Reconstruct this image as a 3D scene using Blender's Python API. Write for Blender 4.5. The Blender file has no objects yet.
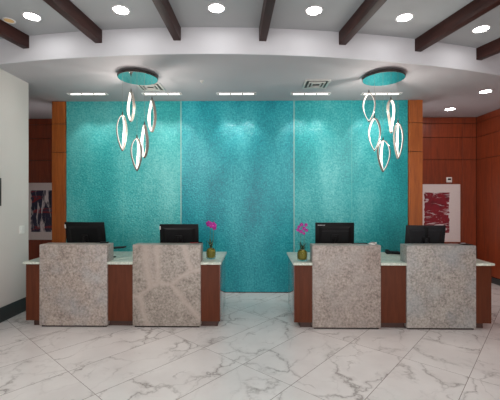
import bpy, bmesh, math, random
from mathutils import Vector, Matrix
random.seed(7)
PI = math.pi
scene = bpy.context.scene
col = scene.collection

# ------------------------------------------------------------------ camera, world, exposure
cam_d = bpy.data.cameras.new('camera')
cam = bpy.data.objects.new('camera', cam_d); col.objects.link(cam)
cam_d.sensor_width = 36.0
cam_d.lens = 340.0 * 36.0 / 500.0
cam_d.clip_start = 0.05
cam.location = (0, 0, 1.65)
cam.rotation_euler = (PI / 2, 0, math.atan(5 / 340.0))
scene.camera = cam

w = bpy.data.worlds.new('lobby_light'); scene.world = w
w.use_nodes = True
WORLD = 3.2
w.node_tree.nodes['Background'].inputs[0].default_value = (1.0, 0.965, 0.945, 1)
w.node_tree.nodes['Background'].inputs[1].default_value = WORLD

vs = scene.view_settings
vs.view_transform = 'Standard'; vs.look = 'None'; vs.gamma = 1.0
vs.use_curve_mapping = False
vs.exposure = -0.30

LENS = 56.0
WASH = 13.0          # wall washer spot power
BULB = 8.0          # light each pendant gives off
FILL = 120.0        # unseen fill lamps, added to light the floor
LED = 1.6

# ------------------------------------------------------------------ material helpers
def srgb(r, g, b):
    f = lambda c: (c / 255 / 12.92) if c / 255 <= 0.04045 else ((c / 255 + 0.055) / 1.055) ** 2.4
    return (f(r), f(g), f(b), 1.0)

class NT:
    def __init__(self, name):
        self.m = bpy.data.materials.new(name); self.m.use_nodes = True
        self.t = self.m.node_tree
        self.b = self.t.nodes['Principled BSDF']
        self.tc = None
    def n(self, kind, **kw):
        nd = self.t.nodes.new(kind)
        for k, v in kw.items(): setattr(nd, k, v)
        return nd
    def l(self, a, b): self.t.links.new(a, b)
    def put(self, sock, v):
        if hasattr(v, 'is_linked') or isinstance(v, bpy.types.NodeSocket): self.l(v, sock)
        else: sock.default_value = v
    def obj(self):
        if not self.tc: self.tc = self.n('ShaderNodeTexCoord')
        return self.tc.outputs['Object']
    def mapping(self, vec, scale=(1, 1, 1), loc=(0, 0, 0), rot=(0, 0, 0)):
        m = self.n('ShaderNodeMapping'); self.l(vec, m.inputs[0])
        m.inputs['Location'].default_value = loc; m.inputs['Rotation'].default_value = rot; m.inputs['Scale'].default_value = scale
        return m.outputs[0]
    def noise(self, vec, scale, detail=4, rough=0.55, dist=0.0):
        nd = self.n('ShaderNodeTexNoise'); self.l(vec, nd.inputs['Vector'])
        nd.inputs['Scale'].default_value = scale; nd.inputs['Detail'].default_value = detail
        nd.inputs['Roughness'].default_value = rough; nd.inputs['Distortion'].default_value = dist
        return nd
    def voro(self, vec, scale, feature='F1'):
        nd = self.n('ShaderNodeTexVoronoi'); nd.feature = feature; self.l(vec, nd.inputs['Vector'])
        nd.inputs['Scale'].default_value = scale
        return nd
    def math(self, op, a, b=0.0, c=0.0, clamp=False):
        nd = self.n('ShaderNodeMath', operation=op); nd.use_clamp = clamp
        for i, v in enumerate((a, b, c)): self.put(nd.inputs[i], v)
        return nd.outputs[0]
    def ramp(self, fac, stops):
        nd = self.n('ShaderNodeValToRGB'); self.l(fac, nd.inputs[0])
        cr = nd.color_ramp
        while len(cr.elements) < len(stops): cr.elements.new(0.5)
        for e, (p, c) in zip(cr.elements, stops):
            e.position = p; e.color = c
        return nd.outputs[0]
    def mix(self, fac, a, b, blend='MIX'):
        nd = self.n('ShaderNodeMix', data_type='RGBA', blend_type=blend)
        self.put(nd.inputs[0], fac); self.put(nd.inputs[6], a); self.put(nd.inputs[7], b)
        return nd.outputs[2]
    def bump(self, h, strength=0.3, dist=0.01):
        nd = self.n('ShaderNodeBump'); nd.inputs['Strength'].default_value = strength; nd.inputs['Distance'].default_value = dist
        self.l(h, nd.inputs['Height']); self.l(nd.outputs[0], self.b.inputs['Normal'])
    def set(self, color=None, rough=None, metal=None, spec=None, coat=None, trans=None, ior=None, emit=None, strength=None):
        b = self.b
        if color is not None: self.put(b.inputs['Base Color'], color)
        if rough is not None: self.put(b.inputs['Roughness'], rough)
        if metal is not None: b.inputs['Metallic'].default_value = metal
        if spec is not None: b.inputs['Specular IOR Level'].default_value = spec
        if coat is not None: b.inputs['Coat Weight'].default_value = coat; b.inputs['Coat Roughness'].default_value = 0.08
        if trans is not None: b.inputs['Transmission Weight'].default_value = trans
        if ior is not None: b.inputs['IOR'].default_value = ior
        if emit is not None: self.put(b.inputs['Emission Color'], emit)
        if strength is not None: b.inputs['Emission Strength'].default_value = strength
        return self.m

def plain(name, color, rough=0.5, metal=0.0, var=0.06, scale=30, **kw):
    t = NT(name)
    nz = t.noise(t.obj(), scale, 3)
    d = tuple(c * (1 - var) for c in color[:3]) + (1,); u = tuple(min(1, c * (1 + var)) for c in color[:3]) + (1,)
    return t.set(t.ramp(nz.outputs[0], [(0.3, d), (0.7, u)]), rough, metal, **kw)

def paint(name, color, rough=0.7):
    t = NT(name)
    nz = t.noise(t.obj(), 90, 3); big = t.noise(t.obj(), 0.8, 2)
    d = tuple(c * 0.96 for c in color[:3]) + (1,); u = tuple(c * 1.03 for c in color[:3]) + (1,)
    t.set(t.ramp(big.outputs[0], [(0.35, d), (0.65, u)]), rough, spec=0.3)
    t.bump(nz.outputs[0], 0.08, 0.002)
    return t.m

def wood(name, dark, light, axis='Z', rough=0.35, coat=0.3, scale=1.0):
    t = NT(name)
    s = {'Z': (9, 9, 0.7), 'X': (0.7, 9, 9), 'Y': (9, 0.7, 9)}[axis]
    v = t.mapping(t.obj(), tuple(a * scale for a in s))
    a = t.noise(v, 2.2, 6, 0.6, 0.8); b = t.noise(v, 9.0, 4, 0.65)
    f = t.math('ADD', t.math('MULTIPLY', a.outputs[0], 0.7), t.math('MULTIPLY', b.outputs[0], 0.3))
    t.set(t.ramp(f, [(0.32, dark), (0.68, light)]), rough, coat=coat)
    t.bump(b.outputs[0], 0.05, 0.002)
    return t.m

def teal(name, deep, mid, pale, seed, pale_amt=0.0):
    t = NT(name)
    v = t.mapping(t.obj(), (1, 1, 1), (seed * 3.1, 0, seed * 1.7))
    big = t.noise(t.mapping(v, (1.2, 1, 0.45)), 1.3, 3, 0.5)
    med = t.noise(v, 14, 5, 0.65, 0.6)
    fine = t.voro(t.mapping(v, (1, 1, 1.4)), 38, 'SMOOTH_F1')
    grain = t.noise(v, 34, 4, 0.65)
    f = t.math('ADD', t.math('MULTIPLY', big.outputs[0], 0.55), t.math('MULTIPLY', med.outputs[0], 0.25))
    f = t.math('ADD', f, t.math('MULTIPLY', grain.outputs[0], 0.58))
    f = t.math('ADD', f, pale_amt - 0.20)
    t.set(t.ramp(f, [(0.36, deep), (0.50, mid), (0.64, pale)]), 0.32, spec=0.55)
    h = t.math('ADD', t.math('MULTIPLY', fine.outputs[0], 1.0), t.math('MULTIPLY', med.outputs[0], 0.8))
    h = t.math('ADD', h, t.math('MULTIPLY', grain.outputs[0], 0.35))
    t.bump(h, 0.6, 0.012)
    return t.m

def stone(name, base, dark, cool, seed, veins=False):
    t = NT(name)
    v = t.mapping(t.obj(), (1, 1, 1), (seed * 2.3, seed, seed * 1.1))
    a = t.noise(v, 7, 6, 0.65, 0.8); b = t.noise(v, 38, 5, 0.7)
    c = t.voro(v, 60); d = t.noise(v, 3.2, 3, 0.5)
    f = t.math('ADD', t.math('MULTIPLY', a.outputs[0], 0.3), t.math('MULTIPLY', b.outputs[0], 0.7))
    colr = t.ramp(f, [(0.38, dark), (0.5, base), (0.64, tuple(min(1, x * 1.45) for x in base[:3]) + (1,))])
    colr = t.mix(t.ramp(d.outputs[0], [(0.45, (0, 0, 0, 1)), (0.72, (.6, .6, .6, 1))]), colr, cool, 'MIX') if not veins else colr
    sp = t.ramp(c.outputs['Distance'], [(0.08, (.9, .9, .9, 1)), (0.26, (0, 0, 0, 1))])
    spk = t.math('MULTIPLY', sp, t.ramp(b.outputs[0], [(0.52, (0, 0, 0, 1)), (0.62, (1, 1, 1, 1))]))
    colr = t.mix(spk, colr, srgb(205, 198, 188))
    if veins:
        vv = t.voro(t.mapping(t.mix(0.14, v, t.noise(v, 2.5, 4).outputs[1]), (1, 1, 1.0)), 2.1, 'DISTANCE_TO_EDGE')
        fv = t.ramp(vv.outputs[0], [(0.012, (.8, .8, .8, 1)), (0.045, (.5, .5, .5, 1)), (0.09, (0, 0, 0, 1))])
        colr = t.mix(fv, colr, srgb(178, 164, 156))
    t.set(colr, 0.35, spec=0.4)
    return t.m

def marble_floor(name):
    # 0.6 x 1.2 m polished marble-look tiles laid on the diagonal, stack bond
    t = NT(name)
    A = math.radians(40.5)
    sep = t.n('ShaderNodeSeparateXYZ'); t.l(t.obj(), sep.inputs[0])
    x, y = sep.outputs[0], sep.outputs[1]
    u = t.math('ADD', t.math('MULTIPLY', x, math.cos(A)), t.math('MULTIPLY', y, -math.sin(A)))
    v = t.math('ADD', t.math('MULTIPLY', x, math.sin(A)), t.math('MULTIPLY', y, math.cos(A)))
    us = t.math('DIVIDE', t.math('ADD', u, 0.56 + 0.583 * 20), 0.583)
    vs_ = t.math('DIVIDE', t.math('ADD', v, -1.30 + 1.213 * 20), 1.213)
    fu, fv = t.math('FRACT', us), t.math('FRACT', vs_)
    iu, iv = t.math('FLOOR', us), t.math('FLOOR', vs_)
    def edge(f, size, width):
        e = t.math('MULTIPLY', t.math('MINIMUM', f, t.math('SUBTRACT', 1.0, f)), size)
        return t.math('LESS_THAN', e, width)
    grout = t.math('MAXIMUM', edge(fu, 0.583, 0.0028), edge(fv, 1.213, 0.0022))
    cid = t.n('ShaderNodeCombineXYZ'); t.l(iu, cid.inputs[0]); t.l(iv, cid.inputs[1])
    wn = t.n('ShaderNodeTexWhiteNoise', noise_dimensions='3D'); t.l(cid.outputs[0], wn.inputs[0])
    off = t.n('ShaderNodeVectorMath', operation='SCALE'); t.l(wn.outputs['Color'], off.inputs[0]); off.inputs['Scale'].default_value = 9.0
    cu = t.n('ShaderNodeCombineXYZ'); t.l(u, cu.inputs[0]); t.l(v, cu.inputs[1])
    add = t.n('ShaderNodeVectorMath', operation='ADD'); t.l(cu.outputs[0], add.inputs[0]); t.l(off.outputs[0], add.inputs[1])
    P = add.outputs[0]
    warp = t.noise(P, 1.7, 5, 0.6)
    Pw = t.mix(0.33, P, warp.outputs[1], 'LINEAR_LIGHT')
    Pm = t.mapping(Pw, (1.0, 0.62, 1), (0, 0, 0), (0, 0, math.radians(35)))
    v1 = t.voro(Pm, 1.9, 'DISTANCE_TO_EDGE'); v2 = t.voro(Pm, 4.2, 'DISTANCE_TO_EDGE')
    msk = t.noise(P, 2.1, 3, 0.5)
    m1 = t.ramp(msk.outputs[0], [(0.42, (0, 0, 0, 1)), (0.6, (1, 1, 1, 1))])
    m2 = t.ramp(t.noise(P, 3.4, 3).outputs[0], [(0.5, (0, 0, 0, 1)), (0.66, (1, 1, 1, 1))])
    thin = t.ramp(v1.outputs[0], [(0.0, (1, 1, 1, 1)), (0.018, (.3, .3, .3, 1)), (0.055, (0, 0, 0, 1))])
    fine = t.ramp(v2.outputs[0], [(0.0, (.8, .8, .8, 1)), (0.045, (0, 0, 0, 1))])
    broad = t.ramp(v1.outputs[0], [(0.0, (.38, .38, .38, 1)), (0.17, (0, 0, 0, 1))])
    vein = t.math('MULTIPLY', thin, t.math('ADD', t.math('MULTIPLY', m1, 0.7), 0.12))
    vein = t.math('MAXIMUM', vein, t.math('MULTIPLY', fine, t.math('MULTIPLY', m2, 0.55)))
    vein = t.math('MAXIMUM', vein, t.math('MULTIPLY', broad, t.math('MULTIPLY', m1, m2)))
    cloud = t.ramp(t.noise(P, 2.6, 4).outputs[0], [(0.3, srgb(228, 223, 221)), (0.7, srgb(240, 236, 234))])
    c = t.mix(vein, cloud, srgb(146, 138, 134))
    c = t.mix(grout, c, srgb(150, 140, 135))
    t.set(c, 0.22, spec=0.5)
    return t.m

def glow(name, color, strength):
    t = NT(name); t.set((0.08, 0.08, 0.08, 1), 0.5, emit=color, strength=strength); return t.m

M = {}
M['floor'] = marble_floor('marble_tiles')
M['ceil'] = paint('ceiling_paint', srgb(178, 174, 178))
M['ceil_up'] = paint('upper_ceiling_paint', srgb(168, 172, 175))
M['fascia'] = paint('fascia_paint', srgb(198, 199, 204))
M['white_wall'] = paint('wall_paint', srgb(211, 206, 202))
M['pilaster'] = wood('honey_veneer', srgb(128, 62, 22), srgb(178, 98, 38), 'Z', 0.38)
M['panel'] = wood('red_brown_veneer', srgb(106, 40, 17), srgb(148, 62, 27), 'Z', 0.42, 0.1)
M['reveal'] = plain('dark_reveal', srgb(38, 18, 12), 0.7)
M['desk'] = wood('desk_veneer', srgb(78, 38, 23), srgb(99, 51, 31), 'Z', 0.55, 0.0)
M['desk'].node_tree.nodes['Principled BSDF'].inputs['Specular IOR Level'].default_value = 0.2
M['desk_gloss'] = wood('polished_end_veneer', srgb(92, 52, 40), srgb(118, 70, 54), 'Z', 0.12, 1.0)
M['toe'] = wood('toe_kick_veneer', srgb(50, 28, 22), srgb(70, 40, 31), 'X', 0.5, 0.0)
M['beam'] = wood('beam_stain', srgb(44, 23, 21), srgb(70, 39, 33), 'Y', 0.5, 0.0, 0.8)
M['beam'].node_tree.nodes['Principled BSDF'].inputs['Specular IOR Level'].default_value = 0.2
M['base'] = plain('charcoal_baseboard', srgb(52, 55, 56), 0.5)
M['teal_l'] = teal('teal_left', (.010, .28, .30, 1), (.030, .42, .43, 1), (.14, .58, .57, 1), 1.0, 0.04)
M['teal_c'] = teal('teal_centre', (.003, .20, .26, 1), (.010, .35, .42, 1), (.07, .52, .57, 1), 2.0, -0.01)
M['teal_r'] = teal('teal_right', (.008, .26, .29, 1), (.024, .40, .43, 1), (.13, .57, .58, 1), 3.0, 0.02)
M['seam'] = plain('pale_seam', srgb(150, 190, 180), 0.4)
M['faint'] = plain('faint_seam', srgb(90, 185, 180), 0.4)
M['core'] = plain('core_grey', srgb(90, 90, 90), 0.8)
M['top'] = stone('countertop_stone', srgb(196, 202, 190), srgb(172, 180, 168), srgb(200, 208, 200), 9)
M['s1'] = stone('granite_mottled', srgb(160, 148, 140), srgb(122, 111, 104), srgb(158, 162, 166), 1)
M['s2'] = stone('granite_veined', srgb(152, 143, 135), srgb(118, 109, 101), srgb(150, 146, 140), 2, True)
M['s3'] = stone('granite_fine', srgb(155, 144, 137), srgb(118, 108, 102), srgb(160, 154, 150), 3)
M['s4'] = stone('granite_cool', srgb(153, 147, 141), srgb(114, 109, 104), srgb(150, 156, 160), 4)
M['black'] = plain('black_plastic', srgb(15, 15, 17), 0.5, spec=0.15)
M['charcoal'] = plain('charcoal_plastic', srgb(36, 36, 39), 0.5, spec=0.15)
M['gloss_black'] = plain('screen_glass', srgb(10, 10, 12), 0.12)
M['pale_reflection'] = plain('pale_reflection', srgb(205, 205, 202), 0.5)
M['mark'] = plain('silver_mark', srgb(175, 175, 178), 0.4)
M['red_pl'] = plain('red_plastic', srgb(130, 30, 34), 0.4)
M['white_pl'] = plain('white_plastic', srgb(228, 226, 222), 0.5)
M['mirror'] = plain('mirror_steel', (.66, .68, .68, 1), 0.08, 1.0, 0.01)
M['rim'] = plain('rim_dark_reflection', srgb(58, 52, 50), 0.4, 0.6)  # dark colour stands in for the dim lobby reflected in the chrome
M['alu'] = plain('brushed_aluminium', srgb(150, 142, 134), 0.45, 0.3)
M['dark_metal'] = plain('bronze_metal', srgb(92, 80, 72), 0.4, 0.7)
M['led'] = glow('led_strip', (1.0, 0.92, 0.83, 1), LED)
M['lens'] = glow('downlight_lens', (1.0, 0.98, 0.95, 1), LENS)
M['lens_fill'] = glow('fill_lens', (1.0, 0.97, 0.93, 1), FILL)
M['amber'] = glow('amber_lens', (1.0, 0.62, 0.22, 1), 0.45)
M['washlens'] = glow('wall_washer_lamp', (1.0, 0.97, 0.92, 1), 3.0)
M['washbody'] = plain('washer_reflector', srgb(128, 122, 112), 0.5)
M['trimring'] = plain('white_trim_ring', srgb(225, 225, 225), 0.5)
M['vent'] = plain('vent_metal', srgb(190, 188, 184), 0.5)
M['ventdark'] = plain('vent_dark', srgb(80, 77, 74), 0.7)
M['canvas'] = plain('canvas_white', srgb(226, 214, 212), 0.8, 0, 0.03)
M['frame'] = plain('dark_frame', srgb(48, 42, 40), 0.5)
M['petal'] = plain('magenta_petal', srgb(160, 26, 138), 0.6, 0, 0.35, 40)
M['throat'] = plain('orchid_throat', srgb(230, 150, 200), 0.55)
M['leaf'] = plain('orchid_leaf', srgb(42, 66, 38), 0.4, 0, 0.2)
M['stem'] = plain('orchid_stem', srgb(90, 110, 60), 0.5)
M['moss'] = plain('moss_green', srgb(122, 110, 40), 0.9, 0, 0.4, 120)
gt = NT('clear_glass'); M['glass'] = gt.set((.95, 1, .98, 1), 0.02, trans=1.0, ior=1.12)

def art(name, stops, seed, xs, zs, thr):
    # abstract brush marks on a white canvas (object space is world space here)
    t = NT(name)
    v = t.mapping(t.obj(), xs, (seed, seed * .7, seed * 1.3))
    a = t.noise(v, 1.0, 6, 0.62, 1.2)
    b = t.noise(t.mapping(t.obj(), zs, (seed * 2, 0, seed)), 1.0, 5, 0.6, 0.8)
    c = t.ramp(b.outputs[0], stops)
    k = t.ramp(a.outputs[0], [(thr - 0.04, (0, 0, 0, 1)), (thr + 0.03, (1, 1, 1, 1))])
    t.set(t.mix(k, srgb(222, 212, 214), c), 0.6)
    return t.m
M['art_blue'] = art('blue_red_marks', [(0.3, srgb(34, 36, 62)), (0.55, srgb(50, 48, 74)), (0.59, srgb(150, 40, 44)), (0.66, srgb(60, 54, 80))], 2.0, (11, 1, 1.6), (2, 1, 6), 0.47)
M['art_red'] = art('crimson_bands', [(0.3, srgb(92, 18, 30)), (0.55, srgb(140, 24, 40)), (0.75, srgb(96, 30, 44))], 5.0, (2.6, 1, 9), (4, 1, 4), 0.43)

# ------------------------------------------------------------------ mesh helpers
def link(o, parent=None):
    col.objects.link(o)
    if parent is not None: o.parent = parent
    return o

def finish(name, bm, mats, parent=None, smooth=True, angle=28):
    me = bpy.data.meshes.new(name)
    bmesh.ops.recalc_face_normals(bm, faces=bm.faces)
    bm.to_mesh(me); bm.free()
    for m in (mats if isinstance(mats, (list, tuple)) else [mats]): me.materials.append(m)
    if smooth:
        for p in me.polygons: p.use_smooth = True
        try: me.set_sharp_from_angle(angle=math.radians(angle))
        except Exception: pass
    o = bpy.data.objects.new(name, me)
    return link(o, parent)

def box(bm, x0, x1, y0, y1, z0, z1, bev=0.0, mi=0, mat=None):
    ve = [bm.verts.new(p) for p in ((x0, y0, z0), (x1, y0, z0), (x1, y1, z0), (x0, y1, z0), (x0, y0, z1), (x1, y0, z1), (x1, y1, z1), (x0, y1, z1))]
    fs = [bm.faces.new([ve[i] for i in q]) for q in ((0, 3, 2, 1), (4, 5, 6, 7), (0, 1, 5, 4), (1, 2, 6, 5), (2, 3, 7, 6), (3, 0, 4, 7))]
    for f in fs: f.material_index = mi
    if mat is not None: bmesh.ops.transform(bm, matrix=mat, verts=ve)
    if bev:
        es = list({e for f in fs for e in f.edges})
        bmesh.ops.bevel(bm, geom=es, offset=bev, segments=2, profile=0.5, affect='EDGES', clamp_overlap=True)
    return ve

def lathe(bm, prof, seg=32, at=(0, 0, 0), mi=0, closed=False):
    rings = []
    for r, z in prof:
        if r < 1e-6: rings.append([bm.verts.new((at[0], at[1], at[2] + z))])
        else: rings.append([bm.verts.new((at[0] + r * math.cos(2 * PI * i / seg), at[1] + r * math.sin(2 * PI * i / seg), at[2] + z)) for i in range(seg)])
    pairs = list(zip(rings, rings[1:])) + ([(rings[-1], rings[0])] if closed else [])
    for a, b in pairs:
        for i in range(seg):
            j = (i + 1) % seg
            if len(a) == 1 and len(b) == 1: continue
            if len(a) == 1: f = bm.faces.new((a[0], b[i], b[j]))
            elif len(b) == 1: f = bm.faces.new((a[i], a[j], b[0]))
            else: f = bm.faces.new((a[i], a[j], b[j], b[i]))
            f.material_index = mi

def tube(bm, pts, rad, seg=8, mi=0):
    pts = [Vector(p) for p in pts]
    rads = rad if isinstance(rad, (list, tuple)) else [rad] * len(pts)
    rings = []; ref = None
    for i, p in enumerate(pts):
        d = (pts[min(i + 1, len(pts) - 1)] - pts[max(i - 1, 0)]).normalized()
        if ref is None: ref = Vector((1, 0, 0)) if abs(d.x) < 0.9 else Vector((0, 1, 0))
        u = (ref - d * ref.dot(d)).normalized(); v = d.cross(u); ref = u
        rings.append([bm.verts.new(p + (u * math.cos(2 * PI * k / seg) + v * math.sin(2 * PI * k / seg)) * rads[i]) for k in range(seg)])
    for a, b in zip(rings, rings[1:]):
        for k in range(seg):
            f = bm.faces.new((a[k], a[(k + 1) % seg], b[(k + 1) % seg], b[k])); f.material_index = mi
    bm.faces.new(list(reversed(rings[0]))).material_index = mi
    bm.faces.new(rings[-1]).material_index = mi

def prism(bm, poly, z0, z1, mi=0):
    a = [bm.verts.new((x, y, z0)) for x, y in poly]; b = [bm.verts.new((x, y, z1)) for x, y in poly]
    n = len(poly)
    bm.faces.new(list(reversed(a))).material_index = mi; bm.faces.new(b).material_index = mi
    for i in range(n): bm.faces.new((a[i], a[(i + 1) % n], b[(i + 1) % n], b[i])).material_index = mi

def thing(name, label, cat, loc, rz=0.0, group=None):
    o = bpy.data.objects.new(name, None); o.empty_display_size = 0.1
    o.location = loc; o.rotation_euler = (0, 0, rz)
    return tag(link(o), label, cat, group)

def tag(o, label, cat, group=None):
    o['label'] = label; o['category'] = cat; o['kind'] = 'thing'
    if group: o['group'] = group
    return o

def struct(name, bm, mats, **kw):
    o = finish(name, bm, mats, **kw); o['kind'] = 'structure'; return o

def copy_tree(o, parent=None):
    c = o.copy(); col.objects.link(c)
    if parent is not None: c.parent = parent
    for ch in list(o.children): copy_tree(ch, c)
    return c

B = bmesh.new

# ------------------------------------------------------------------ the setting
LW, RW, BW, FW = -3.43, 4.72, 7.32, 6.06      # left wall, right wall, far wall, feature wall
YB = -2.2                                     # where the lobby behind the camera opens up
ZS, ZU = 3.42, 3.74                           # soffit and upper ceiling
ACX, ACY, ACR = -0.787, 16.239, 12.137        # the bulkhead's arc

def arc(deg, dr=0.0):
    a = math.radians(deg); return (ACX + (ACR + dr) * math.sin(a), ACY - (ACR + dr) * math.cos(a))
def arc_at_x(x):
    return math.degrees(math.asin((x - ACX) / ACR))

bm = B(); box(bm, -6.1, 4.9, YB, 7.5, -0.1, 0.0); struct('floor', bm, M['floor'], smooth=False)

a0, a1 = arc_at_x(-3.58), arc_at_x(4.87)
arcpts = [arc(a0 + (a1 - a0) * i / 64) for i in range(65)]
bm = B(); prism(bm, [(-3.58, YB), (4.87, YB)] + list(reversed(arcpts)), ZU, ZU + 0.1); struct('ceiling', bm, M['ceil_up'], smooth=False)
bm = B()
prism(bm, [(p[0], p[1] + 0.02) for p in arcpts] + [(4.87, 7.5), (-6.1, 7.5), (-6.1, arcpts[0][1] + 0.02)], ZS, ZU + 0.1); struct('ceiling_soffit', bm, M['ceil'], smooth=False)
bm = B()
prism(bm, arcpts + [(p[0], p[1] + 0.018) for p in reversed(arcpts)], ZS - 0.002, ZU); struct('ceiling_fascia', bm, M['fascia'], angle=20)

bm = B()
prism(bm, [(LW, YB), (LW, 5.10), (-6.0, 5.10), (-6.0, 4.95), (LW - 0.15, 4.95), (LW - 0.15, YB)], 0, ZU); struct('wall_left', bm, M['white_wall'], smooth=False)
bm = B(); box(bm, LW, LW + 0.014, YB, 5.114, 0, 0.2, 0.003); box(bm, -5.9, LW + 0.014, 5.10, 5.114, 0, 0.2, 0.003); struct('baseboard_left', bm, M['base'])
bm = B(); box(bm, -6.1, -6.0, 4.95, 7.5, 0, ZS); struct('wall_passage', bm, M['white_wall'], smooth=False)

HZ = (0.12, 2.51, 2.985, 3.285, ZS)
def veneer_wall(name, axis, pos, cuts, thick=0.02):
    """wood panels with dark reveals; axis 'y' = wall facing -Y at y=pos, axis 'x' = wall facing -X at x=pos"""
    bm = B(); g = 0.005
    if axis == 'y': box(bm, cuts[0], cuts[-1] + 0.1, pos + thick, pos + 0.16, 0, ZS, mi=1)
    else: box(bm, pos + thick, pos + 0.16, cuts[0], cuts[-1] + 0.16, 0, ZU, mi=1)
    hz = HZ if axis == 'y' else HZ[:-1] + (ZS, ZU)
    for c0, c1 in zip(cuts, cuts[1:]):
        for z0, z1 in zip(hz, hz[1:]):
            if axis == 'y': box(bm, c0 + g, c1 - g, pos, pos + thick + .002, z0 + g, z1 - g, 0.003)
            else: box(bm, pos, pos + thick + .002, c0 + g, c1 - g, z0 + g, z1 - g, 0.003)
    return struct(name, bm, [M['panel'], M['reveal']], smooth=False)
veneer_wall('wall_back_left', 'y', BW, (-6.0, -5.1, -4.2, -3.3))
veneer_wall('wall_back_right', 'y', BW, (2.6, 3.52, 4.42, RW))
veneer_wall('wall_right', 'x', RW, (YB, -1.8, -0.6, 0.6, 1.8, 3.0, 4.2, 5.4, 6.6, BW))
bm = B(); box(bm, RW - 0.014, RW, YB, BW, 0, 0.11, 0.003); struct('baseboard_right', bm, M['base'])
bm = B(); box(bm, 2.6, RW - 0.014, BW - 0.014, BW, 0, 0.11, 0.003); box(bm, -6.0, -3.3, BW - 0.014, BW, 0, 0.11, 0.003); struct('baseboard_back', bm, M['base'])

# feature wall: core, three teal panels, seams, veneer pilasters
PX = (-3.395, -1.323, 0.694, 2.712)
bm = B(); box(bm, -3.60, 2.93, FW + 0.02, FW + 0.26, 0, ZS); fw = struct('wall_back', bm, M['core'], smooth=False)
for i, (k, lab) in enumerate((('teal_l', 'left teal textured panel'), ('teal_c', 'deeper teal textured centre panel'), ('teal_r', 'right teal textured panel'))):
    bm = B(); box(bm, PX[i] + 0.007, PX[i + 1] - 0.007, FW, FW + 0.02, 0.012, ZS, 0.002)
    p = finish('teal_panel', bm, M[k], fw); p['label'] = lab
for x in PX[1:3]:
    bm = B(); box(bm, x - 0.009, x + 0.009, FW - 0.002, FW + 0.02, 0.012, ZS, 0.001); finish('seam_strip', bm, M['seam'], fw)
for x in (-2.362, 1.718):
    bm = B(); box(bm, x - 0.004, x + 0.004, FW - 0.0015, FW + 0.01, 0.012, ZS); finish('fine_seam', bm, M['faint'], fw)
bm = B(); box(bm, PX[0], PX[3], FW - 0.004, FW + 0.02, 0.0, 0.012); finish('base_strip', bm, M['reveal'], fw)
for n, (x0, x1) in enumerate(((-3.64, -3.397), (2.714, 2.957))):
    bm = B(); box(bm, x0 + 0.004, x1 - 0.004, FW + 0.006, FW + 0.28, 0, ZS, mi=1)
    for z0, z1 in zip((0.0, 2.505, 3.012), (2.505, 3.012, ZS)):
        box(bm, x0, x1, FW - 0.02, FW + 0.285, z0 + 0.004, z1 - 0.004, 0.003)
    struct('trim_%d' % (n + 1), bm, [M['pilaster'], M['reveal']], smooth=False)

# ------------------------------------------------------------------ lights in the ceiling
def downlight(x, y, z, label, lens='lens', r=0.079, group='round recessed ceiling downlights'):
    t = thing('recessed_downlight', label, 'ceiling light', (x, y, z), 0, group)
    bm = B(); lathe(bm, [(r, -0.004), (r + 0.006, -0.007), (r + 0.018, -0.004), (r + 0.018, 0.0), (r, 0.0)], 40, closed=True); finish('trim_ring', bm, M['trimring'], t)
    bm = B(); lathe(bm, [(0, -0.003), (r, -0.003), (r, 0.0), (0, 0.0)], 40); finish('lens', bm, M[lens], t)
    return t
UP = ((-2.54, 3.836, 'round downlight between the two leftmost wood ceiling beams'),
      (-1.474, 3.719, 'round downlight between the second and third ceiling beams from the left'),
      (-0.419, 3.695, 'round downlight between the third and fourth ceiling beams from the left'),
      (0.651, 3.76, 'round downlight just right of the slim middle ceiling beam'),
      (1.712, 3.919, 'round downlight between the third and second ceiling beams from the right'),
      (2.762, 4.197, 'round downlight between the two rightmost wood ceiling beams'))
for x, y, lab in UP: downlight(x, y, ZU, lab)
downlight(-2.862, 3.915, ZU, 'dim amber downlight above leftmost ceiling beam at the left edge', 'amber', 0.05)
downlight(3.792, 6.67, ZS, 'smaller soffit downlight close to the far red-brown wood wall', r=0.08)
downlight(3.76, 5.60, ZS, 'smaller soffit downlight near right edge, closer of the pair', r=0.08)
# unseen fill lamps, added out of view to brighten floor and desk fronts
for yy in (1.4, -0.8):
    for xx in (-2.4, -0.8, 0.8, 2.4):
        downlight(xx, yy, ZU, 'unseen round fill lamp added over the open marble floor', lens='lens_fill', group='added fill lamps over the marble floor')

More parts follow.
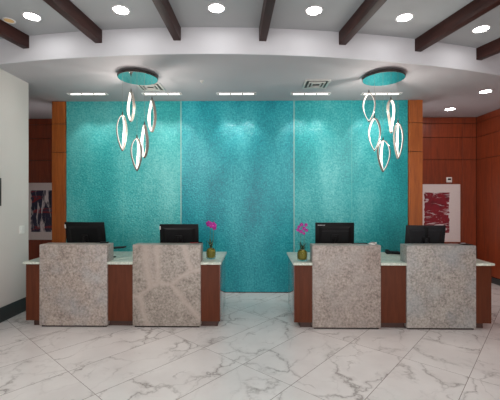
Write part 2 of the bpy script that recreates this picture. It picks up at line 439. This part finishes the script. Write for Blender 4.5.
SLOT = ((-2.785, 5.62, 'first'), (-1.546, 5.63, 'second'), (-0.307, 5.645, 'third'), (0.922, 5.665, 'fourth'), (2.10, 5.682, 'fifth'))
slotlab = ('bright linear ceiling slot light left of the left pendant cluster',
           'bright linear ceiling slot light behind the left pendant cluster',
           'bright linear ceiling slot light at the middle of the teal wall',
           'bright linear ceiling slot light just behind the square air vent',
           'bright linear ceiling slot light behind the right pendant cluster')
for (x, y, _), lab in zip(SLOT, slotlab):
    t = thing('slot_light', lab, 'ceiling light', (x, y, ZS), 0, 'linear slot lights along the teal wall')
    bm = B()
    for a in ((-.33, .33, -.05, -.04), (-.33, .33, .04, .05), (-.33, -.32, -.04, .04), (.32, .33, -.04, .04)): box(bm, *a, -0.012, 0.0, 0.001)
    finish('frame', bm, M['trimring'], t)
    bm = B(); box(bm, -.32, .32, -.04, .04, -0.004, 0.0); finish('reflector', bm, M['washbody'], t)
    for k in (-1, 0, 1):
        bm = B(); box(bm, k * .2 - .085, k * .2 + .085, -.024, .024, -0.011, -0.004, 0.004); finish('lamp', bm, M['washlens'], t)
    for k in (-0.17, 0.17):
        ld = bpy.data.lights.new('wall_washer_beam', 'SPOT'); ld.energy = WASH; ld.color = (1.0, 0.97, 0.92)
        ld.spot_size = math.radians(66); ld.spot_blend = 0.6; ld.shadow_soft_size = 0.03
        lo = bpy.data.objects.new('wall_washer_beam', ld); link(lo, t)
        lo.location = (k, 0.0, -0.03); lo.rotation_euler = (math.radians(22), 0, 0)

# ceiling beams: radial, butting into the bulkhead
BA = (-10.1, -5.37, -0.73, 4.16, 8.88, 13.85, 18.61)
bl = ('leftmost dark wood ceiling beam, cut by the left picture edge',
      'second dark wood ceiling beam from the left, above the left pendant cluster',
      'third dark wood ceiling beam from the left',
      'slim dark middle ceiling beam seen nearly end-on',
      'dark wood ceiling beam left of the right pendant cluster, third from right',
      'long dark wood ceiling beam above the right pendant cluster, second from right',
      'rightmost dark wood ceiling beam, cut by the right picture edge')
for a, lab in zip(BA, bl):
    x, y = arc(a)
    bm = B(); box(bm, -0.045, 0.045, -4.6, 0.012, -0.16, 0.0, 0.004)
    o = finish('ceiling_beam', bm, M['beam']); o.location = (x, y, ZU); o.rotation_euler = (0, 0, math.radians(a))
    tag(o, lab, 'beam', 'dark wood ceiling beams')

def vent(x, y, label, s=0.19):
    t = thing('air_vent', label, 'vent', (x, y, ZS), 0, 'square ceiling air vents')
    bm = B()
    for a in ((-s, s, -s, -s + .03), (-s, s, s - .03, s), (-s, -s + .03, -s + .03, s - .03), (s - .03, s, -s + .03, s - .03)): box(bm, *a, -0.012, 0, 0.002)
    finish('frame', bm, M['vent'], t)
    bm = B(); box(bm, -s + .03, s - .03, -s + .03, s - .03, -0.004, 0); finish('throat', bm, M['ventdark'], t)
    for k in (0.125, 0.075):
        bm = B()
        for (x0, x1, y0, y1) in ((-k, k, -k, -k + .022), (-k, k, k - .022, k), (-k, -k + .022, -k + .022, k - .022), (k - .022, k, -k + .022, k - .022)):
            box(bm, x0, x1, y0, y1, -0.022, -0.006, 0.002)
        finish('louvre', bm, M['vent'], t)
    return t
vent(0.93, 5.20, 'square ceiling air vent left of the right pendant cluster')
vent(-1.63, 5.285, 'square ceiling air vent partly hidden by left pendant canopy')
bm = B(); lathe(bm, [(0, -0.03), (0.012, -0.03), (0.014, -0.012), (0.03, -0.006), (0.034, 0), (0, 0)], 20)
o = finish('fire_sprinkler', bm, M['vent']); o.location = (-0.788, 5.05, ZS); tag(o, 'tiny fire sprinkler in the soffit between the two pendant clusters', 'sprinkler')

# ------------------------------------------------------------------ pendant clusters
def rib_pts(h, wdt, az, n=30, twist=0.0):
    """one bowed rib of a leaf-shaped pendant, from (0,0,0) down to (0,0,-h); returns (point, outward, side)"""
    out = []
    for i in range(n + 1):
        u = i / n
        r = wdt / 2 * math.sin(PI * u ** 0.8) ** 0.8 + 0.004 if 0 < u < 1 else 0.004
        a = az + twist * (u - .5)
        c, s = math.cos(a), math.sin(a)
        out.append((Vector((r * c, r * s, -h * u)), Vector((c, s, 0)), Vector((-s, c, 0))))
    return out
def band(bm, pts, r_in, r_out, half):
    n = len(pts); rings = []
    for i, (p, o, s) in enumerate(pts):
        d = (pts[min(i + 1, n - 1)][0] - pts[max(i - 1, 0)][0]).normalized()
        nn = s.cross(d).normalized()
        if nn.dot(o) < 0: nn = -nn
        rings.append([bm.verts.new(p + nn * a + s * b) for a, b in ((r_in, -half), (r_out, -half), (r_out, half), (r_in, half))])
    for i in range(n - 1):
        a, b = rings[i], rings[i + 1]
        for k in range(4): bm.faces.new((a[k], a[(k + 1) % 4], b[(k + 1) % 4], b[k]))
    bm.faces.new(rings[0]); bm.faces.new(list(reversed(rings[-1])))

def cluster(cx, cy, r, label, pend):
    t = thing('pendant_cluster', label, 'pendant light', (cx, cy, ZS), 0, 'clusters of glowing leaf pendants')
    bm = B(); lathe(bm, [(0, -0.062), (r - 0.004, -0.062), (r, -0.058)], 64); cn = finish('canopy', bm, M['mirror'], t)
    bm = B(); lathe(bm, [(r, -0.060), (r + 0.003, -0.056), (r + 0.003, -0.026), (r - 0.03, -0.024), (r - 0.09, -0.02), (r - 0.09, 0.0), (r - 0.11, 0.0), (r - 0.11, -0.030), (r - 0.02, -0.050)], 64, closed=True); finish('rim', bm, M['rim'], cn)
    for (x, y, zt, zb, rz, tw, wd, ribs) in pend:
        h = zt - zb - 0.06
        rib_sets = [rib_pts(h, wd, 2 * PI * k / ribs, 30, tw) for k in range(ribs)]
        bm = B()
        for pts in rib_sets: band(bm, pts, 0.0, 0.007, 0.019 if ribs == 2 else 0.015)
        p = finish('pendant', bm, M['alu'], t, angle=60); p.location = (x - cx, y - cy, zt - 0.045 - ZS); p.rotation_euler = (0, 0, rz)
        for pts in rib_sets:
            bm = B(); band(bm, pts, -0.006, 0.0005, 0.0175 if ribs == 2 else 0.0135); finish('led_strip', bm, M['led'], p, angle=60)
        ld = bpy.data.lights.new('pendant_glow', 'POINT'); ld.energy = BULB; ld.color = (1.0, 0.93, 0.85); ld.shadow_soft_size = 0.012
        lo = bpy.data.objects.new('pendant_glow', ld); link(lo, p); lo.location = (0, 0, -h * .5)
        bm = B(); lathe(bm, [(0, 0.05), (0.004, 0.05), (0.011, 0.012), (0.013, -0.01), (0, -0.012)], 16); finish('top_cap', bm, M['dark_metal'], p)
        bm = B(); lathe(bm, [(0, 0.012), (0.011, 0.008), (0.012, -0.008), (0.006, -0.018), (0, -0.018)], 16, at=(0, 0, -h)); finish('bottom_tip', bm, M['dark_metal'], p)
        bm = B(); tube(bm, [(0, 0, 0.045), (0, 0, (ZS - 0.061) - (zt - 0.045))], 0.0013, 6); finish('suspension_wire', bm, M['alu'], p)
L = [(-1.804, 4.92, 3.265, 2.785, -0.75, 0.5, .17, 2), (-1.85, 4.72, 2.879, 2.334, 1.65, 0.25, .14, 3), (-1.479, 4.86, 3.129, 2.619, -0.8, 0.5, .18, 2),
     (-1.541, 4.72, 2.738, 2.236, -0.85, 0.5, .18, 2), (-1.608, 4.61, 2.536, 2.045, 1.7, 0.3, .145, 3)]
R = [(1.621, 4.86, 3.214, 2.759, -0.55, 0.4, .155, 2), (1.643, 4.70, 2.819, 2.324, -0.7, 0.7, .15, 2), (1.992, 5.01, 3.159, 2.631, 0.85, 0.5, .19, 2),
     (2.048, 4.90, 2.796, 2.237, 1.35, 0.3, .125, 3), (1.737, 4.64, 2.505, 2.03, 1.5, 0.3, .17, 3)]
cluster(-1.65, 4.77, 0.27, 'left cluster of five glowing leaf-shaped loop pendants under round mirror canopy', L)
cluster(1.82, 4.84, 0.285, 'right cluster of five glowing leaf-shaped loop pendants under round mirror canopy', R)

# ------------------------------------------------------------------ reception desks
def desk(label, x0, x1, peds, inner):
    """x0..x1 overall wood body; peds = (xa, xb, material); inner = +1 if the free gap is on its right"""
    cx = (x0 + x1) / 2
    t = thing('reception_desk', label, 'reception desk', (cx, 4.80, 0))
    X = lambda x: x - cx
    Y = lambda y: y - 4.80
    bm = B(); box(bm, X(x0), X(x1), Y(4.395), Y(5.20), 0.078, 0.818, 0.002); finish('counter_base', bm, M['desk'], t)
    bm = B(); box(bm, X(x0 + .075), X(x1 - .03 if inner > 0 else x1 - .075) if inner > 0 else X(x1 - .075), Y(4.445), Y(5.12), 0.0, 0.079)
    finish('toe_kick', bm, M['toe'], t)
    ex = x1 if inner > 0 else x0
    bm = B(); box(bm, *sorted((X(ex), X(ex + inner * 0.006))), Y(4.402), Y(5.20), 0.078, 0.818, 0.001)
    o = finish('end_panel', bm, M['desk_gloss'], t); o['label'] = 'polished end panel'
    bm = B(); box(bm, X(x0 - .02), X(x1 + .02), Y(4.585), Y(5.275), 0.818, 0.848, 0.004)
    ed = [x0 - .02] + [v for p in peds for v in p[:2]] + [x1 + .02]
    for a, b in zip(ed[::2], ed[1::2]): box(bm, X(a), X(b), Y(4.36), Y(4.60), 0.818, 0.848, 0.004)
    finish('countertop', bm, M['top'], t)
    for a, b, m, lab in peds:
        bm = B(); box(bm, X(a), X(b), Y(4.372), Y(4.575), 0.022, 1.072, 0.007)
        o = finish('stone_pedestal', bm, M[m], t); o['label'] = lab
        bm = B(); box(bm, X(a + .02), X(b - .02), Y(4.392), Y(4.45), 0.0, 0.024); finish('plinth', bm, M['reveal'], o)
    return t
desk('left reception desk with one mottled and one veined stone block', -2.99, -0.458,
     ((-2.80, -1.912, 's1', 'mottled grey beige stone block'), (-1.583, -0.700, 's2', 'stone block with wavy veins')), 1)
right_desk = desk('right reception desk with fine grained grey stone blocks, before the red artwork', 0.508, 3.008,
     ((0.733, 1.602, 's3', 'fine grained warm grey stone block'), (1.928, 2.802, 's4', 'cool grey speckled stone block')), -1)
right_desk.location.y -= 0.025

# ------------------------------------------------------------------ monitors, seen from behind
ZC = 0.849
def monitor(x, y, label, wdt=.565, hgt=.34, top=1.328, rz=0.0, tilt=13, style=0, m='black'):
    t = thing('computer_monitor', label, 'monitor', (x, y, ZC), rz, 'monitors on the reception desks')
    # body: local origin at the panel centre, back faces -Y, leaning towards the guests at the top
    Mx = Matrix.Translation((0, 0, top - ZC - hgt / 2 * math.cos(math.radians(tilt)))) @ Matrix.Rotation(math.radians(tilt), 4, 'X')
    bm = B(); box(bm, -wdt / 2, wdt / 2, -0.012, 0.014, -hgt / 2, hgt / 2, 0.005, mat=Mx)
    h2 = hgt * .36
    v0 = [(-wdt * .42, -0.011, -h2), (wdt * .42, -0.011, -h2), (wdt * .42, -0.011, h2), (-wdt * .42, -0.011, h2)]
    v1 = [(-wdt * .34, -0.036, -h2 * .8), (wdt * .34, -0.036, -h2 * .8), (wdt * .34, -0.036, h2 * .8), (-wdt * .34, -0.036, h2 * .8)]
    A = [bm.verts.new(Mx @ Vector(p)) for p in v0]; C = [bm.verts.new(Mx @ Vector(p)) for p in v1]
    bm.faces.new(C)
    for i in range(4): bm.faces.new((A[i], A[(i + 1) % 4], C[(i + 1) % 4], C[i]))
    body = finish('back_shell', bm, M[m], t)
    bm = B(); box(bm, -wdt / 2 + .012, wdt / 2 - .012, 0.0135, 0.0155, -hgt / 2 + .02, hgt / 2 - .012, mat=Mx); finish('screen', bm, M['gloss_black'], t)
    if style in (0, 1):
        bm = B(); box(bm, -wdt / 2 - .002, -wdt / 2 + .016, -0.016, -0.010, hgt * .28, hgt * .42, 0.001, mat=Mx); finish('edge_reflection', bm, M['pale_reflection'], body)  # pale chip stands in for light reflected at the shell's edge
    if style == 2:
        bm = B(); box(bm, -wdt * .33, wdt * .36, -0.0385, -0.035, hgt * .17, hgt * .205, 0.001, mat=Mx); finish('vent_slot', bm, M['charcoal'], body)
        bm = B()
        for i, k in enumerate((.012, .010, .013, .010, .011, .013)): box(bm, -wdt * .44 + i * .018, -wdt * .44 + i * .018 + k, -0.0145, -0.0115, hgt * .385, hgt * .42, mat=Mx)
        finish('maker_mark', bm, M['mark'], body)
        bm = B(); tube(bm, [Mx @ Vector(p) for p in ((.03, -0.04, -.02), (.035, -0.045, -.08), (.03, -0.042, -.15), (.028, -.038, -.24))], 0.004, 8); finish('cable', bm, M['charcoal'], body)
    if style == 3:
        bm = B(); box(bm, -.02, .02, -0.048, -0.034, -hgt * .48, hgt * .46, .004, mat=Mx); finish('centre_column', bm, M['black'], body)
    # stand: neck behind the back shell, hinge, foot on the counter
    pm = Mx @ Vector((0, -0.05, -hgt * .08))
    bm = B(); tube(bm, [(0, pm.y - .012, 0.012), (0, pm.y - .012, pm.z + .03)], [.024, .020], 12); finish('stand_neck', bm, M[m if style == 3 else 'black'], t)
    bm = B(); box(bm, -.05, .05, -0.056, -0.030, -hgt * .08 - .05, -hgt * .08 + .05, .006, mat=Mx); finish('hinge_plate', bm, M['black'], t)
    bm = B(); box(bm, -.12, .12, pm.y - .10, pm.y + .10, 0.0, 0.014, .004); finish('stand_foot', bm, M['black'], t)
    return t
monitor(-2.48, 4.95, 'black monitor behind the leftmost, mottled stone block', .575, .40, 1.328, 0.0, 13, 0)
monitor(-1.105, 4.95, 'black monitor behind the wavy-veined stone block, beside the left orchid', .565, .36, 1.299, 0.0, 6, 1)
monitor(1.155, 4.95, 'black monitor with vent slot and maker mark, beside the right orchid', .56, .38, 1.323, 0.0, 2, 2)
monitor(2.455, 4.95, 'charcoal monitor with centre hinge in front of the red artwork', .55, .36, 1.285, -0.05, 10, 3, 'charcoal')

# ------------------------------------------------------------------ small items on the desks
t = thing('card_reader', 'small black card reader on top right corner of leftmost stone block', 'card reader', (-2.02, 4.53, 1.073), 0.3)
bm = B(); box(bm, -.055, .055, -.03, .03, 0, .016, .005); finish('body', bm, M['black'], t)
bm = B(); box(bm, -.045, .0, -.02, .02, .0155, .018, .001); finish('display', bm, M['charcoal'], t)
t = thing('pin_pad', 'black pin pad on a stand jutting from behind leftmost stone block', 'pin pad', (-2.0, 4.74, ZC))
bm = B(); lathe(bm, [(0, 0), (.05, 0), (.05, .008), (.012, .014), (.010, .12), (0, .12)], 20); finish('stand', bm, M['black'], t)
bm = B(); box(bm, -.05, .19, -.05, .05, .118, .140, .006, mat=Matrix.Rotation(math.radians(-4), 4, 'Y')); finish('body', bm, M['charcoal'], t)
t = thing('pen', 'dark pen with red barrel on the wavy-veined stone block', 'pen', (-0.79, 4.52, 1.073), 0.15)
bm = B(); tube(bm, [(-.075, 0, .007), (.035, 0, .007)], .006, 10); finish('barrel', bm, M['red_pl'], t)
bm = B(); tube(bm, [(.034, 0, .0075), (.085, .0, .0075)], [.0075, .006], 10); finish('cap', bm, M['black'], t)
t = thing('card_terminal', 'white and black card terminal on the fine grained stone block', 'card terminal', (1.54, 4.472, 1.073), -0.5)
bm = B(); box(bm, -.04, .04, -.07, .07, 0, .02, .006); finish('body', bm, M['white_pl'], t)
bm = B(); box(bm, -.032, .032, -.062, -.005, .0195, .024, .003); finish('keypad', bm, M['black'], t)
bm = B(); tube(bm, [(1.28, 4.50, 1.0785), (1.33, 4.52, 1.0785), (1.38, 4.51, 1.0785), (1.43, 4.525, 1.0785), (1.475, 4.49, 1.0785)], .005, 8)
tag(finish('cable', bm, M['black']), 'loose black cable lying beside the white and black card terminal', 'cable')
t = thing('clipboard', 'thin black clipboard lying on cool grey speckled stone block', 'clipboard', (2.735, 4.46, 1.073), 0.1)
bm = B(); box(bm, -.065, .065, -.06, .06, 0, .006, .002); finish('board', bm, M['black'], t)
bm = B(); box(bm, -.03, .03, .035, .055, .0055, .014, .002); finish('clip', bm, M['mark'], t)
t = thing('desk_phone', 'black desk phone on countertop between the two right stone blocks', 'phone', (2.06, 5.12, ZC), -0.2)
bm = B(); box(bm, -.10, .10, -.08, .08, 0, .03, .006); finish('base', bm, M['black'], t)
bm = B(); box(bm, -.095, -.045, -.085, .085, .029, .05, .008); finish('handset', bm, M['charcoal'], t)
bm = B()
for i in range(3):
    for j in range(4): box(bm, -.02 + i * .03, .0 + i * .03, -.06 + j * .026, -.042 + j * .026, .0295, .034, .001)
finish('keypad', bm, M['charcoal'], t)

# ------------------------------------------------------------------ orchids in glass
def leaf_mesh(bm, L_, w_, az, rise, droop, mi=0):
    n = 8; A = []; Bv = []; Cv = []
    ca, sa = math.cos(az), math.sin(az)
    for i in range(n + 1):
        u = i / n
        r = L_ * math.sin(rise) * u + droop * u * u * L_
        z = L_ * math.cos(rise) * u - droop * u * u * L_ * .5
        hw = w_ / 2 * math.sin(PI * min(1, .12 + .88 * u)) ** .8 + .0004
        for lst, off, up in ((A, -hw, hw * .35), (Bv, 0, 0), (Cv, hw, hw * .35)):
            lst.append(bm.verts.new((ca * r - sa * off, sa * r + ca * off, z + up)))
    for a, b in ((A, Bv), (Bv, Cv)):
        for i in range(n): bm.faces.new((a[i], a[i + 1], b[i + 1], b[i])).material_index = mi
def blossom(parent, p, face, size):
    bm = B()
    for k in range(5):
        an = 2 * PI * k / 5 + PI / 2
        wv = size * (.62 if k in (1, 4) else .42)
        c = Vector((math.cos(an), 0, math.sin(an))); s = Vector((-math.sin(an), 0, math.cos(an)))
        g = []
        for i in range(6):
            u = i / 5; hw = wv / 2 * math.sin(PI * (.1 + .86 * u)) ** .7
            g.append([bm.verts.new(c * (u * size * .55) + s * (hw * q) + Vector((0, -.12 * size * math.sin(PI * u) + .1 * size * q * q, 0))) for q in (-1, 0, 1)])
        for i in range(5):
            for q in range(2): bm.faces.new((g[i][q], g[i + 1][q], g[i + 1][q + 1], g[i][q + 1]))
    o = finish('blossom', bm, M['petal'], parent, angle=80); o.location = p; o.rotation_euler = face
    bm = B(); lathe(bm, [(0, -.10 * size), (.08 * size, -.05 * size), (.06 * size, .04 * size), (0, .05 * size)], 10)
    c = finish('throat', bm, M['throat'], o); c.rotation_euler = (PI / 2, 0, 0)
def orchid(label, loc, blooms, stems, leaves, r=.062, hh=.2):
    t = thing('orchid', label, 'potted orchid', loc, 0, 'magenta orchids in glass vases')
    bm = B(); lathe(bm, [(0, 0), (r * .86, 0), (r * .92, .006), (r, .03), (r * 1.02, .10), (r * .97, hh), (r * .97 - .003, hh), (r * 1.02 - .003, .10), (r - .003, .034), (r * .85, .014), (0, .014)], 32); v = finish('glass_vase', bm, M['glass'], t)
    bm = B(); lathe(bm, [(0, .016), (r * .78, .018), (r * .92, .045), (r * .94, .095), (r * .8, .130), (r * .4, .145), (0, .148)], 24)
    mo = finish('moss', bm, M['moss'], t)
    for pts in stems:
        bm = B(); tube(bm, pts, .0028, 6); finish('stem', bm, M['stem'], t)
    for a in leaves:
        bm = B(); leaf_mesh(bm, *a); o = finish('leaf', bm, M['leaf'], t, angle=80); o.location = (0, 0, .125)
    for p, f, s in blooms: blossom(t, p, f, s)
    return t
orchid('magenta orchid in clear glass vase on the left desk countertop', (-0.602, 4.645, ZC),
       [((-.030, 0, .475), (.1, 0, -.3), .085), ((.030, -.02, .455), (0, .3, .3), .095), ((.0, -.03, .470), (-.1, 0, 0), .07), ((.048, 0, .415), (0, 0, .4), .055)],
       [[(0, 0, .13), (-.012, 0, .25), (-.01, 0, .40), (-.03, .01, .48)], [(.01, 0, .13), (.03, 0, .26), (.035, 0, .38), (.03, 0, .46)]],
       [(.15, .03, PI * .95, .35, .1), (.16, .035, PI * .75, .12, .05), (.17, .035, .1, .25, .0), (.15, .03, .4, .12, .05), (.13, .03, 3.9, .3, .1), (.12, .035, 5.2, .3, .1)], .066, .24)
orchid('magenta orchid with many small blossoms in clear glass vase on right desk', (0.625, 4.51, ZC),
       [((-.058, 0, .405), (0, .2, -.3), .046), ((-.012, -.02, .475), (0, 0, 0), .05), ((.052, 0, .470), (0, -.2, .3), .048), ((.022, -.02, .425), (0, .4, .1), .052),
        ((-.018, -.01, .385), (0, 0, -.2), .048), ((.058, -.01, .40), (0, .1, .3), .044), ((-.045, -.01, .445), (0, .5, 0), .042), ((.02, -.01, .36), (0, .2, 0), .04)],
       [[(0, 0, .13), (-.02, 0, .25), (-.015, 0, .36), (-.01, .01, .45)], [(.01, 0, .13), (.025, 0, .25), (.03, 0, .38), (.03, .01, .47)]],
       [(.15, .05, PI * .98, .4, .05), (.13, .05, .1, .42, .05), (.09, .045, -.9, .6, .3), (.12, .045, 4.4, .45, .2), (.13, .045, PI * 1.1, .25, .0)], .068, .22)

# ------------------------------------------------------------------ things on the walls
def canvas(name, label, x0, x1, z0, z1, paint_rect, mk):
    t = thing(name, label, 'artwork', ((x0 + x1) / 2, BW - 0.002, z0))
    cx = (x0 + x1) / 2
    bm = B(); box(bm, x0 - cx, x1 - cx, -0.035, 0, 0, z1 - z0, .003); finish('canvas', bm, M['canvas'], t)
    px0, px1, pz0, pz1 = paint_rect
    # ragged-edged field of brush marks
    bm = B(); rnd = random.Random(3); n = 26
    lft = [(px0 - cx + rnd.uniform(-.012, .012), pz0 - z0 + (pz1 - pz0) * i / n) for i in range(n + 1)]
    rgt = [(px1 - cx + rnd.uniform(-.014, .014), pz0 - z0 + (pz1 - pz0) * i / n) for i in range(n + 1)]
    a = [bm.verts.new((x, -0.0355, z)) for x, z in lft]; b = [bm.verts.new((x, -0.0355, z)) for x, z in rgt]
    for i in range(n): bm.faces.new((a[i], b[i], b[i + 1], a[i + 1]))
    o = finish('brushwork', bm, M[mk], t, smooth=False)
canvas('abstract_painting', 'white canvas with dark blue and red brush marks, behind the left passage', -4.90, -4.15, 0.79, 2.02, (-4.84, -4.20, 0.96, 1.86), 'art_blue')
canvas('abstract_painting', 'white canvas with crimson bands on the right red-brown wood wall', 3.52, 4.36, 0.76, 1.985, (3.60, 4.12, 0.95, 1.81), 'art_red')
t = thing('thermostat', 'small white thermostat above the crimson painting', 'thermostat', (4.135, BW, 2.025))
bm = B(); box(bm, -.055, .055, -.028, 0, 0, .11, .005); finish('body', bm, M['white_pl'], t)
bm = B(); box(bm, -.035, .035, -.031, -.027, .05, .085, .001); finish('display', bm, M['charcoal'], t)
t = thing('light_switch', 'white light switch plate on the white left wall', 'light switch', (LW, 4.945, 1.155))
bm = B(); box(bm, 0, .008, -.055, .055, 0, .12, .003); finish('plate', bm, M['white_pl'], t)
bm = B(); box(bm, .007, .012, -.018, .018, .03, .09, .002); finish('rocker', bm, M['white_pl'], t)
t = thing('framed_picture', 'dark framed picture on the white wall at the left edge', 'picture', (LW, 4.268, 1.57))
bm = B()
for a in ((-.25, .25, 0, .03), (-.25, .25, .345, .375), (-.25, -.22, .03, .345), (.22, .25, .03, .345)): box(bm, 0, .025, a[0], a[1], a[2], a[3], .003)
finish('frame', bm, M['frame'], t)
bm = B(); box(bm, 0, .01, -.22, .22, .03, .345); finish('print', bm, M['canvas'], t)
